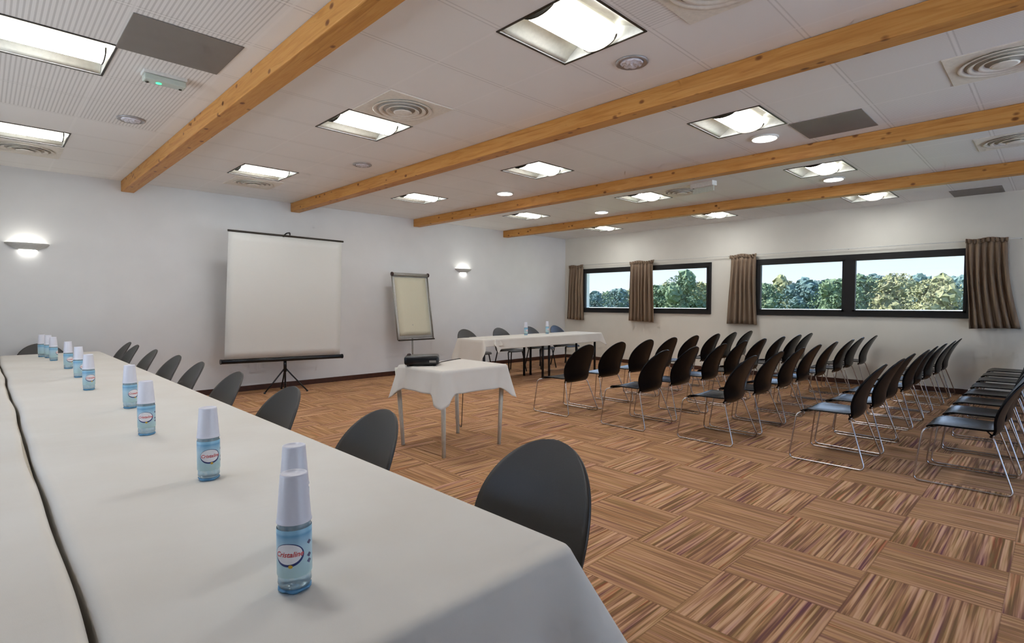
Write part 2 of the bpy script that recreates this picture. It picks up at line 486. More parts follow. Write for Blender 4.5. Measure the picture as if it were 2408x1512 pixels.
curtain(.56, .99, .40, .935, .98, 2.27, 'wide flared brown curtain at the near end of the large window', 6, 4)

# ------------------------------------------------------------------ ceiling lights
def fixture(label):
    t = thing('recessed_ceiling_light', label, 'ceiling light', (0, 0, 0), 0, 'square recessed ceiling lights')
    S = LS; H = .11
    bm = bmesh.new()   # housing: open box above the ceiling
    box(bm, -.004, S+.004, -.004, 0, 0, H); box(bm, -.004, S+.004, S, S+.004, 0, H)
    box(bm, -.004, 0, 0, S, 0, H); box(bm, S, S+.004, 0, S, 0, H); box(bm, -.004, S+.004, -.004, S+.004, H, H+.01)
    link_mesh('housing', bm, white_metal, t)
    bm = bmesh.new()   # thin dark trim line around the opening
    w = .012
    box(bm, -w, S+w, -w, 0, -.005, .0); box(bm, -w, S+w, S, S+w, -.005, .0)
    box(bm, -w, 0, 0, S, -.005, .0); box(bm, S, S+w, 0, S, -.005, .0)
    link_mesh('trim', bm, dark_metal, t)
    for s in (0, 1):   # sloping side reflectors
        def fn(u, v, s=s):
            y = .006+.17*v; z = .004+.085*math.sin(v*PI/2)
            return (.004+(S-.008)*u, y if s == 0 else S-y, z)
        bm = bmesh.new(); shell(bm, fn, 1, 8, .003); link_mesh('reflector', bm, cream_reflector, t, True)
    # lamp basket: half drum along x, bright underside, softer flanks
    bm = bmesh.new(); n = 14; yc = S/2; hw = .118; x0, x1 = .02, S-.03
    prev = None
    for k in range(n+1):
        a = PI*k/n; y = yc-hw*math.cos(a); z = .03-.04*math.sin(a)
        cur = (bm.verts.new((x0, y, z)), bm.verts.new((x1, y, z)))
        if prev:
            f = bm.faces.new((prev[0], prev[1], cur[1], cur[0])); f.material_index = 0 if 2 <= k-1 <= n-3 else 1
        prev = cur
    link_mesh('lamp_basket', bm, [lamp_white, lamp_soft], t, False)
    bm = bmesh.new()
    for a, b in ((yc-hw-.002, yc-hw), (yc+hw, yc+hw+.002)): box(bm, x0, x1, a, b, .03, .09)
    link_mesh('basket_flank', bm, lamp_soft, t)
    for xe in (x0-.008, x1):   # curved dark end caps
        bm = bmesh.new(); vs0 = []; vs1 = []
        for k in range(n+1):
            a = PI*k/n; y = yc-(hw+.010)*math.cos(a); z = .036-.056*math.sin(a)
            vs0.append(bm.verts.new((xe, y, z))); vs1.append(bm.verts.new((xe+.008, y, z)))
        bm.faces.new(vs0); bm.faces.new(vs1[::-1])
        for k in range(n): bm.faces.new((vs0[k], vs0[k+1], vs1[k+1], vs1[k]))
        bm.faces.new((vs0[-1], vs0[0], vs1[0], vs1[-1]))
        link_mesh('end_cap', bm, dark_metal, t)
    return t
BAY = ['left of the first beam', 'between the first and second beams', 'between the second and third beams', 'between the third and fourth beams', 'beyond the fourth beam']
ROW = ['nearest the viewer', 'in the middle of its row', 'closest to the screen wall']
proto = fixture('x'); first = True
for i, x in enumerate(LX):
    for j, y in enumerate(LY):
        lb = 'square ceiling light %s, %s' % (BAY[i], ROW[j])
        if i == 0 and j == 0: continue
        if first: proto.location = (x, y, HC); proto['label'] = lb; first = False
        else: dup(proto, (x, y, HC), 0, lb)
# the bay over the viewer keeps its own lamp as well
dup(proto, (LX[0], LY[0], HC), 0, 'square ceiling light left of the first beam, nearest the viewer')

# round glowing downlights
def downlight(x, y, label, lit=True):
    t = thing('round_downlight' if lit else 'round_spotlight', label, 'ceiling light', (x, y, HC), 0, 'lit round downlights' if lit else 'unlit round ceiling spotlights')
    if lit:
        bm = bmesh.new(); lathe(bm, [(.125, -.0005), (.125, -.012), (.108, -.016)], 32); link_mesh('rim', bm, white_metal, t)
        bm = bmesh.new(); lathe(bm, [(.106, -.0165), (.106, -.018), (.07, -.024), (.001, -.027)], 32); link_mesh('diffuser', bm, disc_white, t)
    else:
        bm = bmesh.new(); lathe(bm, [(.105, -.0005), (.105, -.008), (.092, -.014), (.078, -.004)], 32); link_mesh('rim', bm, spot_silver, t)
        bm = bmesh.new(); lathe(bm, [(.076, -.003), (.066, -.016), (.05, -.008), (.034, -.022), (.02, -.012), (.001, -.024)], 24)
        for v in bm.verts:
            a = math.atan2(v.co.y, v.co.x); v.co.z += .004*math.cos(8*a)*(math.hypot(v.co.x, v.co.y) > .03)
        link_mesh('reflector', bm, spot_glass, t)
    return t
downlight(5.34, 2.02, 'glowing round downlight between second and third beams, nearest the viewer')
downlight(5.39, 5.63, 'glowing round downlight between second and third beams, nearer the screen wall')
downlight(7.70, 2.06, 'glowing round downlight between third and fourth beams, on the right')
downlight(7.66, 5.60, 'glowing round downlight between third and fourth beams, nearer the screen wall')
downlight(3.07, 2.01, 'unlit chrome ceiling spotlight beside the big light at the top centre', False)
downlight(3.14, 5.63, 'unlit chrome ceiling spotlight beside the second beam, above the screen', False)
downlight(.96, 5.65, 'unlit chrome ceiling spotlight left of the first beam', False)

def vent(x, y, label):
    t = thing('ceiling_air_diffuser', label, 'ceiling vent', (x, y, HC), 0, 'round air diffusers in the ceiling')
    bm = bmesh.new(); bbox(bm, -.29, .29, -.29, .29, -.006, .003, .002); link_mesh('plate', bm, vent_cream, t)
    for k, (ra, rb, zz) in enumerate(((.235, .20, -.018), (.185, .15, -.022), (.13, .10, -.026))):
        bm = bmesh.new(); lathe(bm, [(ra-.03, -.0065), (ra-.02, -.014), (ra, zz), (ra+.003, zz+.003), (ra-.012, -.012), (ra-.025, -.0065)], 32, cap=False)
        link_mesh('ring', bm, vent_cream, t, True)
    bm = bmesh.new(); lathe(bm, [(.03, -.0065), (.04, -.016), (.075, -.028), (.06, -.032), (.001, -.032)], 28); link_mesh('centre_cone', bm, vent_cream, t, True)
    bm = bmesh.new(); lathe(bm, [(.14, .0031), (.14, .12)], 24); link_mesh('duct_collar', bm, white_metal, t)
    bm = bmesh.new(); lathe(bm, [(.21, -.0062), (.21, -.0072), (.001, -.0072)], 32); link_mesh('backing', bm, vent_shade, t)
vent(2.485, 3.80, 'round cream air diffuser beside the light above the projector table bay')
vent(4.76, .30, 'large round cream air diffuser at the upper right corner of the view')
vent(7.10, .35, 'round cream air diffuser at the right edge between the third and fourth beams')
vent(2.60, 7.50, 'round air diffuser close to the screen wall, above the projection screen')
vent(.36, 7.48, 'round air diffuser close to the screen wall, at the far left')
vent(2.60, 1.22, 'round air diffuser at the top edge, behind the big bright light')
vent(7.07, 3.79, 'round air diffuser behind the hanging emergency light between third and fourth beams')

for (x, y, w) in ((.62, 3.565, 'left of the first beam'), (5.09, 1.165, 'between the second and third beams'), (9.68, .59, 'beyond the fourth beam, above the large window')):
    bm = bmesh.new(); bbox(bm, x+.008, x+.578, y+.008, y+.562, HC-.006, HC-.0005, .002)
    tag(link_mesh('ceiling_access_panel', bm, grey_panel), 'plain dark grey ceiling panel %s' % w, 'ceiling panel', 'dark grey ceiling panels')

# emergency lights
t = thing('ceiling_emergency_light', 'white ceiling emergency light with a small green lamp, left of the first beam', 'emergency light', (.95, 4.42, HC), 0)
bm = bmesh.new(); bbox(bm, -.13, .13, -.055, .055, -.02, .003, .004); link_mesh('base_plate', bm, white_metal, t)
bm = bmesh.new(); lathe(bm, [(.03, .0031), (.03, .06)], 12); link_mesh('cable_gland', bm, white_metal, t)
bm = bmesh.new(); bbox(bm, -.125, .125, -.045, .045, -.06, -.02, .008); link_mesh('cover', bm, simple('frosted_cover', (190, 200, 190), .2, 0, 30, .03), t)
bm = bmesh.new(); lathe(bm, [(.001, -.063), (.018, -.0625), (.018, -.0605)], 14, -.035, 0); link_mesh('green_lamp', bm, green_led, t)
for xx in (-.10, .10):
    bm = bmesh.new(); lathe(bm, [(.011, -.0605), (.009, -.066), (.001, -.067)], 12, xx, .02); link_mesh('screw', bm, dark_metal, t)
t = thing('ceiling_emergency_light', 'hanging emergency exit light box between the third and fourth beams', 'emergency light', (6.76, 3.32, HC), math.radians(80))
bm = bmesh.new(); bbox(bm, -.17, .17, -.05, .05, -.06, .003, .01); link_mesh('housing', bm, white_metal, t)
bm = bmesh.new(); bbox(bm, -.16, .16, -.006, .006, -.13, -.058, .003); link_mesh('sign_plate', bm, simple('pale_green_plate', (206, 212, 200), .3), t)
bm = bmesh.new(); lathe(bm, [(.013, -.0605), (.011, -.064), (.001, -.065)], 12, .13, .03); link_mesh('screw', bm, dark_metal, t)

# wall sconces
def sconce(x, z, label):
    t = thing('wall_sconce', label, 'wall lamp', (x, YW, z), 0, 'half-bowl wall sconces')
    def fn(u, v):     # half bowl: u around from left wall edge to right wall edge, v down
        a = PI*u; r = 1-.62*v**1.6
        return (-.20*math.cos(a)*r, -.001-.13*math.sin(a)*r, .035-.075*v)
    bm = bmesh.new(); shell(bm, fn, 28, 8, .004); link_mesh('bowl', bm, sconce_metal, t, True)
    def fb(u, v):
        a = PI*u
        return (-.076*math.cos(a)*(1-v*.98), -.001-.049*math.sin(a)*(1-v*.98), -.040-.022*math.sin(v*PI/2))
    bm = bmesh.new(); shell(bm, fb, 20, 6, .002); link_mesh('lower_lens', bm, sconce_glow, t, True)
    bm = bmesh.new(); tube(bm, [(-.11, -.045, .012), (.11, -.045, .012)], .012, 10); link_mesh('lamp_tube', bm, simple_glow, t)
simple_glow = emit('sconce_tube', (255, 252, 242), 17)
sconce(.415, 1.99, 'glowing half-bowl wall sconce at the far left of the screen wall')
sconce(7.04, 1.99, 'glowing half-bowl wall sconce right of the flip chart, above the head table')

# ------------------------------------------------------------------ chairs
ZB, ZT = .385, .84
def back_pts(u, v):
    s = 1-(1-v)**1.35 if v > 0 else 0
    z = ZB+(ZT-ZB)*s
    if s < .42: w = .205+.043*math.sin(s/.42*PI/2)
    else: w = .248*math.sqrt(max(0.0, 1-((s-.42)/.58)**2.2))
    w = max(w, .012)
    x = (2*u-1)*w
    lean = .012*s+.125*max(0, s-.22)**1.5/.69
    y = -.195 - lean*1.15 + .035*((2*u-1)**2)*(w/.24)**2 + (.03*(1-s/.12)**2 if s < .12 else 0)
    return (x, y, z)
def seat_pts(u, v):
    # v 0 front .. 1 rear ; rounded front corners
    y = .225-.40*v
    w = .225-.02*v
    if v < .16: w -= .03*(1-v/.16)**2
    if v > .9: w -= .015*((v-.9)/.1)**2
    a = 2*u-1
    z = .425-.028*(1-v/.18)**2*(v < .18) - .010*math.sin(v*PI)*(1-a*a) + .004*a*a
    if v > .85: z += .008*((v-.85)/.15)**2
    return (a*w, y, z)
bm = bmesh.new(); shell(bm, seat_pts, 18, 18, .011); seat_me = bm
def make_chair(kind, label):
    mat = shell_black if kind == 'sled' else shell_grey
    t = thing('conference_chair', label, 'chair')
    b = bmesh.new(); shell(b, seat_pts, 18, 18, .011); link_mesh('seat', b, mat, t, True)
    b = bmesh.new(); shell(b, back_pts, 20, 24, .011); link_mesh('backrest', b, mat, t, True)
    if kind == 'sled':
        for s in (-1, 1):
            pts = [(s*.10, .16, .403), (s*.20, .20, .400), (s*.262, .235, .392), (s*.285, .285, .0085), (s*.285, -.28, .0085), (s*.205, -.155, .392), (s*.10, -.12, .403)]
            b = bmesh.new(); tube(b, fillet(pts, .045, 5), .0062, 8); link_mesh('sled_leg', b, chrome, t)
        b = bmesh.new(); tube(b, [(-.205, -.155, .395), (.205, -.155, .395)], .007, 8); link_mesh('crossbar', b, chrome, t)
        b = bmesh.new(); tube(b, [(-.20, .20, .400), (.20, .20, .400)], .007, 8); link_mesh('crossbar', b, chrome, t)
    else:
        for sx in (-1, 1):
            for sy in (-1, 1):
                b = bmesh.new(); tube(b, fillet([(sx*.08, sy*.13, .402), (sx*.19, sy*.15, .400), (sx*.235, sy*.225, .001)], .03, 4), .012, 8)
                link_mesh('leg', b, black_steel, t)
        b = bmesh.new(); tube(b, [(-.19, -.15, .399), (.19, -.15, .399)], .008, 8); tube(b, [(-.19, .15, .399), (.19, .15, .399)], .008, 8)
        link_mesh('crossbar', b, black_steel, t)
    return t
seat_me.free()
sled = make_chair('sled', 'x'); four = make_chair('four', 'x')
used = {}
def place(src, x, y, rz, label, group):
    if src not in used:
        used[src] = 1; src.location = (x, y, 0); src.rotation_euler = (0, 0, rz); src['label'] = label; src['group'] = group; return src
    return dup(src, (x, y, 0), rz, label, group)
ROWY = [(4.27, 5.14), (3.26, 5.145), (2.37, 5.20), (1.34, 5.24), (.475, 5.285)]
RN = ['front row nearest the screen', 'second row', 'middle row', 'fourth row', 'back row']
rj = random.Random(3)
for r, (y, xa) in enumerate(ROWY):
    for k in range(8):
        x = xa + (9.93-xa)*k/7 + (rj.uniform(-.012, .012) if k else 0)
        place(sled, x, y+(rj.uniform(-.02, .02) if k else 0), rj.uniform(-.025, .025) if k else 0,
              'black sled-base chair, %s from the left in the %s' % (ORD[k], RN[r]), 'black chairs in five rows')
# chairs along the long table, facing it (-x)
LC = [(1.355, 1.24, 2), (1.22, 2.16, -2), (1.20, 3.12, 1), (1.20, 4.06, 0), (1.20, 4.97, -2), (1.21, 5.72, 2), (1.20, 6.60, 0), (1.19, 7.46, 1), (1.215, 8.06, 0)]
for k, (xb, y, a) in enumerate(LC):
    place(four, xb-.31+.06, y, PI/2+math.radians(a), 'charcoal oval-backed chair, %s from the viewer along the long table' % ORD[k], 'charcoal chairs along the long table')
place(four, .50, 8.17, PI, 'dark chair at the far end of the long table, behind the water bottles', 'x'); 
HCX = [6.46, 7.34, 8.22, 9.03]
for k, x in enumerate(HCX):
    place(four, x, 7.52, PI+rj.uniform(-.04, .04), 'dark oval-backed chair behind the head table, %s from the left' % ORD[k], 'chairs behind the head table')
for o in C.objects:
    if o.get('group') == 'x': del o['group']

# ------------------------------------------------------------------ tables and cloths
def table(label, x0, x1, y0, y1, z, legs, mat, rleg=.02, taper=None):
    t = thing('folding_table' if mat is black_steel else 'side_table', label, 'table', ((x0+x1)/2, (y0+y1)/2, 0))
    cx, cy = (x0+x1)/2, (y0+y1)/2
    bm = bmesh.new(); bbox(bm, x0-cx, x1-cx, y0-cy, y1-cy, z-.028, z, .006); link_mesh('tabletop', bm, table_board, t)
    for lx, ly, dx, dy in legs:
        bm = bmesh.new(); tube(bm, [(lx-cx-dx, ly-cy-dy, z-.028), (lx-cx, ly-cy, .001)], rleg, 12, taper); link_mesh('leg', bm, mat, t)
    bm = bmesh.new()
    ax0, ax1, ay0, ay1 = x0-cx+.05, x1-cx-.05, y0-cy+.05, y1-cy-.05
    for q in ((ax0, ax1, ay0, ay0+.02), (ax0, ax1, ay1-.02, ay1), (ax0, ax0+.02, ay0, ay1), (ax1-.02, ax1, ay0, ay1)): box(bm, *q, z-.075, z-.028)
    link_mesh('apron', bm, mat, t)
    return t

def draped(name, label, x0, x1, y0, y1, z, drop, corner_extra=.08, flare=.04, rc=.02, ripple=.012, wl=.22, seed=1, group=None, sides=None, edge_wave=0, cflare=.08, nsub=.03, seam=0):
    """cloth over a table: crowned top with a rounded shoulder, skirt with folds; sides = drop per side (x-,x+,y-,y+)"""
    rnd = random.Random(seed); off = [rnd.uniform(0, 9) for _ in range(6)]
    sides = sides or (drop,)*4
    cx, cy = (x0+x1)/2, (y0+y1)/2
    per = []   # perimeter samples: pos, outward normal, drop, corner weight
    def seg(ax, ay, bx, by, nx, ny, d):
        L = math.hypot(bx-ax, by-ay); n = max(2, int(L/nsub))
        for k in range(n):
            t = (k+.5)/n; s = t*L; cw = max(0, 1-min(s, L-s)/.115)
            per.append((ax+(bx-ax)*t, ay+(by-ay)*t, nx, ny, d, cw**1.6, min(s, L-s)))
    def cor(ccx, ccy, a0, d0, d1):
        for k in range(7):
            t = k/6; a = a0+PI/2*t
            per.append((ccx+rc*math.cos(a), ccy+rc*math.sin(a), math.cos(a), math.sin(a), d0+(d1-d0)*t, 1.0+.35*(1-abs(2*t-1)), 0))
    sxm, sxp, sym, syp = sides
    seg(x0+rc, y0, x1-rc, y0, 0, -1, sym); cor(x1-rc, y0+rc, -PI/2, sym, sxp)
    seg(x1, y0+rc, x1, y1-rc, 1, 0, sxp); cor(x1-rc, y1-rc, 0, sxp, syp)
    seg(x1-rc, y1, x0+rc, y1, 0, 1, syp); cor(x0+rc, y1-rc, PI/2, syp, sxm)
    seg(x0, y1-rc, x0, y0+rc, -1, 0, sxm); cor(x0+rc, y0+rc, PI, sxm, sym)
    sg = 1 if edge_wave >= 0 else -1
    def wob(py): return edge_wave*(math.sin(py*2.9+.6*math.sin(py*1.3))*.7+.3*math.sin(py*7.1+seed*sg))
    bm = bmesh.new(); n = len(per); rows = []
    NV = 14
    for v in range(-3, NV+1):
        ring = []
        for (px, py, nx, ny, d, cw, s) in per:
            if v <= 0:
                e = (-min(.05, rc*.8), -min(.018, rc*.45), -.004, .004)[v+3]; zz = z+(.0, -.0003, -.004, -.013)[v+3]
                if edge_wave and d <= .12: e += wob(py)
                ring.append(bm.verts.new((px+nx*e, py+ny*e, zz))); continue
            t = v/NV
            dd = d+corner_extra*max(0, cw)*(d > .12)
            th = 2*PI*(px*nx*0 + (px+py))/wl
            wv = ripple*(math.sin(th+off[0]+1.3*math.sin(px*3+off[1])+.8*math.sin(py*2.3+off[2])))*t**.8
            o = .004+flare*t**1.1*min(1, d/.2)+wv*min(1, d/.2)+cflare*max(0, cw)**1.3*t*.55*min(1, d/.2)
            if d > .12: o -= .020*math.exp(-((s-.11)/.05)**2)*t*(cflare > .06)
            if edge_wave and d <= .12: o = .004+wob(py)
            ox = min(o, .004+wob(py)) if seam*nx > .01 else o
            ring.append(bm.verts.new((px+nx*ox, py+ny*o, z-.013-(dd-.009)*t)))
        rows.append(ring)
    for a, b in zip(rows, rows[1:]):
        for k in range(n):
            f = bm.faces.new((a[k], a[(k+1) % n], b[(k+1) % n], b[k])); f.smooth = True
    f = bm.faces.new(rows[0]); f.smooth = False
    o = link_mesh(name, bm, cloth)
    o.location = (cx, cy, 0)
    for v in o.data.vertices: v.co.x -= cx; v.co.y -= cy
    m = o.modifiers.new('thick', 'SOLIDIFY'); m.thickness = .0015; m.offset = 1
    return tag(o, label, 'tablecloth', group)

TZ = .745
LEND = 8.0
# long conference table: two ranks of tables side by side
for k, (a, b) in enumerate(((.825, 3.18), (3.19, 5.58), (5.59, LEND-.02))):
    lg = [(x, y, 0, 0) for x in (.22, .60) for y in (a+.15, b-.15)]
    table('cloth-covered table of the long row on the chair side, %s' % ('near end', 'middle', 'far end')[k], .16, .975, a, b, TZ, lg, black_steel)
    lg = [(x, y, 0, 0) for x in (-.62, .05) for y in (a+.15, b-.15)]
    table('cloth-covered table of the long row on the left, %s' % ('near end', 'middle', 'far end')[k], -.70, .115, a, b, TZ, lg, black_steel)
draped('tablecloth', 'long off-white tablecloth with the row of water bottles', .135, 1.0, .80, LEND, TZ+.006, .42, seed=2, sides=(.10, .24, .48, .30), corner_extra=.05, flare=.05, cflare=.25, rc=.035, ripple=.008, wl=.5, edge_wave=.007, seam=-1, group=None)
draped('tablecloth', 'off-white tablecloth left of the long seam, without bottles', -.71, .112, .80, LEND, TZ+.006, .42, seed=5, sides=(.42, .10, .48, .42), corner_extra=.03, flare=.05, cflare=.10, rc=.03, ripple=.008, wl=.5, edge_wave=-.007, seam=1)

# projector table
t = table('small square cream-legged table carrying the projector', 2.755, 3.505, 3.64, 4.29, .752, [(2.81, 3.69, .02, .02), (3.46, 3.69, -.02, .02), (3.455, 4.30, -.02, -.06), (2.80, 4.30, .02, -.06)], table_leg_white, .024, .017)
draped('tablecloth', 'white tablecloth with hanging corners on the small projector table', 2.745, 3.515, 3.63, 4.30, .757, .20, seed=11, corner_extra=.08, flare=.035, cflare=.07, rc=.02, ripple=.010, wl=.42, nsub=.02)

# head table
for k, (a, b) in enumerate(((5.63, 7.18), (7.19, 8.70))):
    table('black-legged table under the white cloth of the head table, %s half' % ('left', 'right')[k], a, b, 6.36, 6.98, TZ, [(a+.08, 6.44, 0, 0), (b-.08, 6.44, 0, 0), (a+.08, 6.90, 0, 0), (b-.08, 6.90, 0, 0)], black_steel, .022)
draped('tablecloth', 'white tablecloth hanging low over the left end of the head table', 5.61, 5.98, 6.345, 6.995, TZ+.004, .4, seed=21, sides=(.42, .05, .10, .20), corner_extra=.0, flare=.05, cflare=.05, rc=.015, ripple=.008, wl=.3)
draped('tablecloth', 'long white tablecloth across the head table', 5.86, 8.72, 6.34, 7.0, TZ+.009, .17, seed=23, sides=(.03, .16, .16, .16), corner_extra=.06, flare=.04, cflare=.10, rc=.015, ripple=.006, wl=.6)

# ------------------------------------------------------------------ bottles and cups
def wrap(bm_src, r, mat, name, parent):
    me = bpy.data.meshes.new(name)
    for v in bm_src.verts:
        x, y, z = v.co; a = x/r; rr = r+z
        v.co = (rr*math.sin(a), -rr*math.cos(a), y)
    bm_src.to_mesh(me); bm_src.free(); me.materials.append(mat)
    o = bpy.data.objects.new(name, me); C.objects.link(o); o.parent = parent
    return o
def disc_bm(cx, cy, a, b, z, n=40, hole=0.0):
    bm = bmesh.new(); R = 6; prev = None
    for i in range(R+1):
        f = hole+(1-hole)*i/R
        ring = [bm.verts.new((cx+a*f*math.cos(2*PI*k/n), cy+b*f*math.sin(2*PI*k/n), z)) for k in range(n)] if f > 0 else [bm.verts.new((cx, cy, z))]
        if prev:
            for k in range(n):
                if len(prev) == 1: bm.faces.new((prev[0], ring[k], ring[(k+1) % n]))
                else: bm.faces.new((prev[k], ring[k], ring[(k+1) % n], prev[(k+1) % n]))
        prev = ring
    return bm
def text_bm(txt, size, cx, cy, z, shear=.3):
    cu = bpy.data.curves.new('t', 'FONT'); cu.body = txt; cu.size = size; cu.align_x = 'CENTER'; cu.align_y = 'CENTER'; cu.shear = shear; cu.offset = size*.02
    cu.resolution_u = 3
    ob = bpy.data.objects.new('t', cu); C.objects.link(ob)
    dg = bpy.context.evaluated_depsgraph_get(); dg.update()
    me = bpy.data.meshes.new_from_object(ob.evaluated_get(dg))
    bm = bmesh.new(); bm.from_mesh(me)
    bmesh.ops.subdivide_edges(bm, edges=[e for e in bm.edges if e.calc_length() > size*.25], cuts=2)
    for v in bm.verts: v.co = (v.co.x+cx, v.co.y+cy, z)
    bpy.data.objects.remove(ob); bpy.data.curves.remove(cu); bpy.data.meshes.remove(me)
    return bm
def make_bottle():
    t = thing('water_bottle', 'x', 'bottle', (0, 0, 0), 0, 'small water bottles on the long table')
    bm = bmesh.new()
    lathe(bm, [(.022, .010), (.0300, .011), (.0325, .020), (.0318, .030), (.0325, .036), (.0325, .128), (.0318, .136), (.030, .146), (.026, .158), (.019, .172), (.0135, .180), (.0135, .188)], 28)
    link_mesh('bottle_body', bm, bottle_mat, t, True)
    bm = bmesh.new(); prof = [(.020, .0005), (.027, .001), (.031, .006), (.0318, .0095)]
    lathe(bm, prof, 28)
    for v in bm.verts:
        a = math.atan2(v.co.y, v.co.x)
        if v.co.z < .008: k = 1+.06*math.cos(5*a); v.co.x *= k; v.co.y *= k
    link_mesh('bottle_base', bm, base_blue, t, True)
    bm = bmesh.new(); lathe(bm, [(.0333, .036), (.0336, .037), (.0336, .129), (.0333, .130)], 32, cap=False); lab = link_mesh('bottle_label', bm, label_mat, t, True)
    R = .0336
    cy = .082
    wrap(disc_bm(0, cy, .0300, .0232, .0003), R, logo_blue, 'logo_ring', lab)
    wrap(disc_bm(-.0008, cy+.0018, .0276, .0200, .0005), R, logo_white, 'logo_oval', lab)
    wrap(text_bm('Cristaline', .0145, 0, cy+.001, .0007), R, logo_red, 'logo_text', lab)
    wrap(disc_bm(.004, cy-.0225, .0042, .0036, .0008, 14), R, logo_gold, 'logo_seal', lab)
    for yy in (.100, .074, .062):
        wrap(disc_bm(.043, yy, .0062, .0052, .0004, 4), R, mark_grey, 'label_mark', lab)
    bm = bmesh.new(); lathe(bm, [(.0148, .180), (.0152, .181), (.0152, .195), (.014, .1965), (.001, .1966)], 20); link_mesh('bottle_cap', bm, logo_white, t, True)
    return t
def make_cup():
    t = bmesh.new()
    # inverted cup sitting over the neck; rim rests on the shoulder
    prof = [(.0335, .140), (.0342, .1405), (.0342, .1425), (.0332, .1435), (.0322, .152), (.0262, .232), (.0256, .236), (.0232, .236), (.0222, .2335), (.001, .2335)]
    lathe(t, prof, 28, cap=False)
    inner = [(.001, .2315), (.0215, .2315), (.0248, .2305), (.0312, .150), (.0325, .140), (.0335, .140)]
    lathe(t, inner, 28, cap=False)
    bmesh.ops.remove_doubles(t, verts=t.verts, dist=1e-5)
    for v in t.verts: v.co.z -= .140
    o = link_mesh('plastic_cup', t, cup_plastic, None, True)
    return tag(o, 'x', 'cup', 'white cups upturned on the bottles')
BP = [(.442, 1.075, -20, 'nearest the viewer'), (.53, 1.285, 40, 'hidden just behind the nearest bottle'), (.522, 1.945, 8, 'third from the viewer'),
      (.507, 2.79, -8, 'fourth from the viewer'), (.574, 3.56, 35, 'fifth from the viewer, next to the fourth'), (.50, 4.485, 20, 'sixth from the viewer'),
      (.532, 5.30, 60, 'seventh from the viewer'), (.538, 6.06, 30, 'eighth from the viewer'), (.507, 6.98, 80, 'ninth from the viewer'),
      (.496, 7.38, 100, 'tenth from the viewer'), (.456, 7.56, 120, 'farthest along the table')]
b0 = make_bottle(); c0 = make_cup()
CZ = TZ+.0065
def facing(x, y, extra): return math.atan2(-x, y) + math.radians(extra)
for k, (x, y, a, w) in enumerate(BP):
    lb = 'small blue water bottle on the long table, %s' % w; lc = 'white plastic cup upturned on the water bottle %s' % w
    rz = facing(x, y, 0)+math.radians(a)
    if k == 0:
        b0.location = (x, y, CZ); b0.rotation_euler = (0, 0, rz); b0['label'] = lb
        c0.location = (x, y, CZ+.140); c0['label'] = lc
    else:
        dup(b0, (x, y, CZ), rz, lb)
        c = dup(c0, (x, y, CZ+.140), rz, lc)
for k, (x, y) in enumerate(((7.02, 6.78), (7.62, 6.80))):
    w = 'left' if k == 0 else 'right'
    dup(b0, (x, y, TZ+.0095), 0, 'water bottle on the head table, the %s one of two' % w, 'bottles on the head table')
    dup(c0, (x, y, TZ+.0095+.140), 0, 'white cup upturned on the %s bottle of the head table' % w, 'cups on the head table bottles')

# ------------------------------------------------------------------ projection screen
t = thing('projection_screen', 'large white projection screen on a black tripod stand', 'projection screen', (3.22, 8.10, 0))
def P(x, y, z): return (x-3.22, y-8.10, z)
bl, br, tl, tr = (2.375, 8.05, .545), (4.07, 8.05, .510), (2.412, 7.91, 2.285), (4.045, 7.91, 2.268)
def sf(u, v):
    a = [bl[i]+(br[i]-bl[i])*u for i in range(3)]; b = [tl[i]+(tr[i]-tl[i])*u for i in range(3)]
    q = [a[i]+(b[i]-a[i])*v for i in range(3)]
    return P(q[0], q[1]+.006*math.sin(PI*v)*math.cos(3*u), q[2])
bm = bmesh.new(); shell(bm, sf, 16, 16, .002); link_mesh('screen_surface', bm, screen_fabric, t, True)
bm = bmesh.new(); tube(bm, [P(2.40, 7.905, 2.305), P(4.07, 7.905, 2.285)], .014, 10); link_mesh('top_bar', bm, dark_metal, t)
bm = bmesh.new(); tube(bm, [P(2.335, 8.06, .515), P(4.11, 8.06, .478)], .032, 14); link_mesh('roller_case', bm, black_plastic, t)
for q in ((2.325, .515), (4.105, .478)):
    bm = bmesh.new(); tube(bm, [P(q[0], 8.06, q[1]), P(q[0]+.015, 8.06, q[1])], .036, 14); link_mesh('end_cap', bm, black_plastic, t)
bm = bmesh.new(); tube(bm, [P(3.23, 8.12, .12), P(3.23, 8.12, 2.33)], .013, 10); link_mesh('pole', bm, black_steel, t)
bm = bmesh.new(); tube(bm, fillet([P(3.23, 8.12, 2.32), P(3.23, 8.0, 2.35), P(3.235, 7.90, 2.345), P(3.235, 7.90, 2.31)], .02), .010, 8); link_mesh('hanging_hook', bm, black_steel, t)
bm = bmesh.new(); tube(bm, [P(3.23, 8.12, .30), P(3.23, 8.12, .50)], .024, 12); link_mesh('sleeve', bm, black_plastic, t)
for dx, dy in ((-.30, .0), (.25, -.19), (.06, .30)):
    bm = bmesh.new(); tube(bm, fillet([P(3.23, 8.12, .36), P(3.23+dx*.45, 8.12+dy*.45, .20), P(3.23+dx, 8.12+dy, .012)], .1), .011, 8); lg = link_mesh('leg', bm, black_steel, t)
    bm = bmesh.new(); lathe(bm, [(.014, .0005), (.017, .008), (.012, .026)], 12, dx+.01, .02+dy); link_mesh('rubber_foot', bm, black_plastic, lg)
bm = bmesh.new(); lathe(bm, [(.016, .001), (.016, .12), (.02, .13)], 12, .01, .02); link_mesh('pole_foot', bm, black_plastic, t)

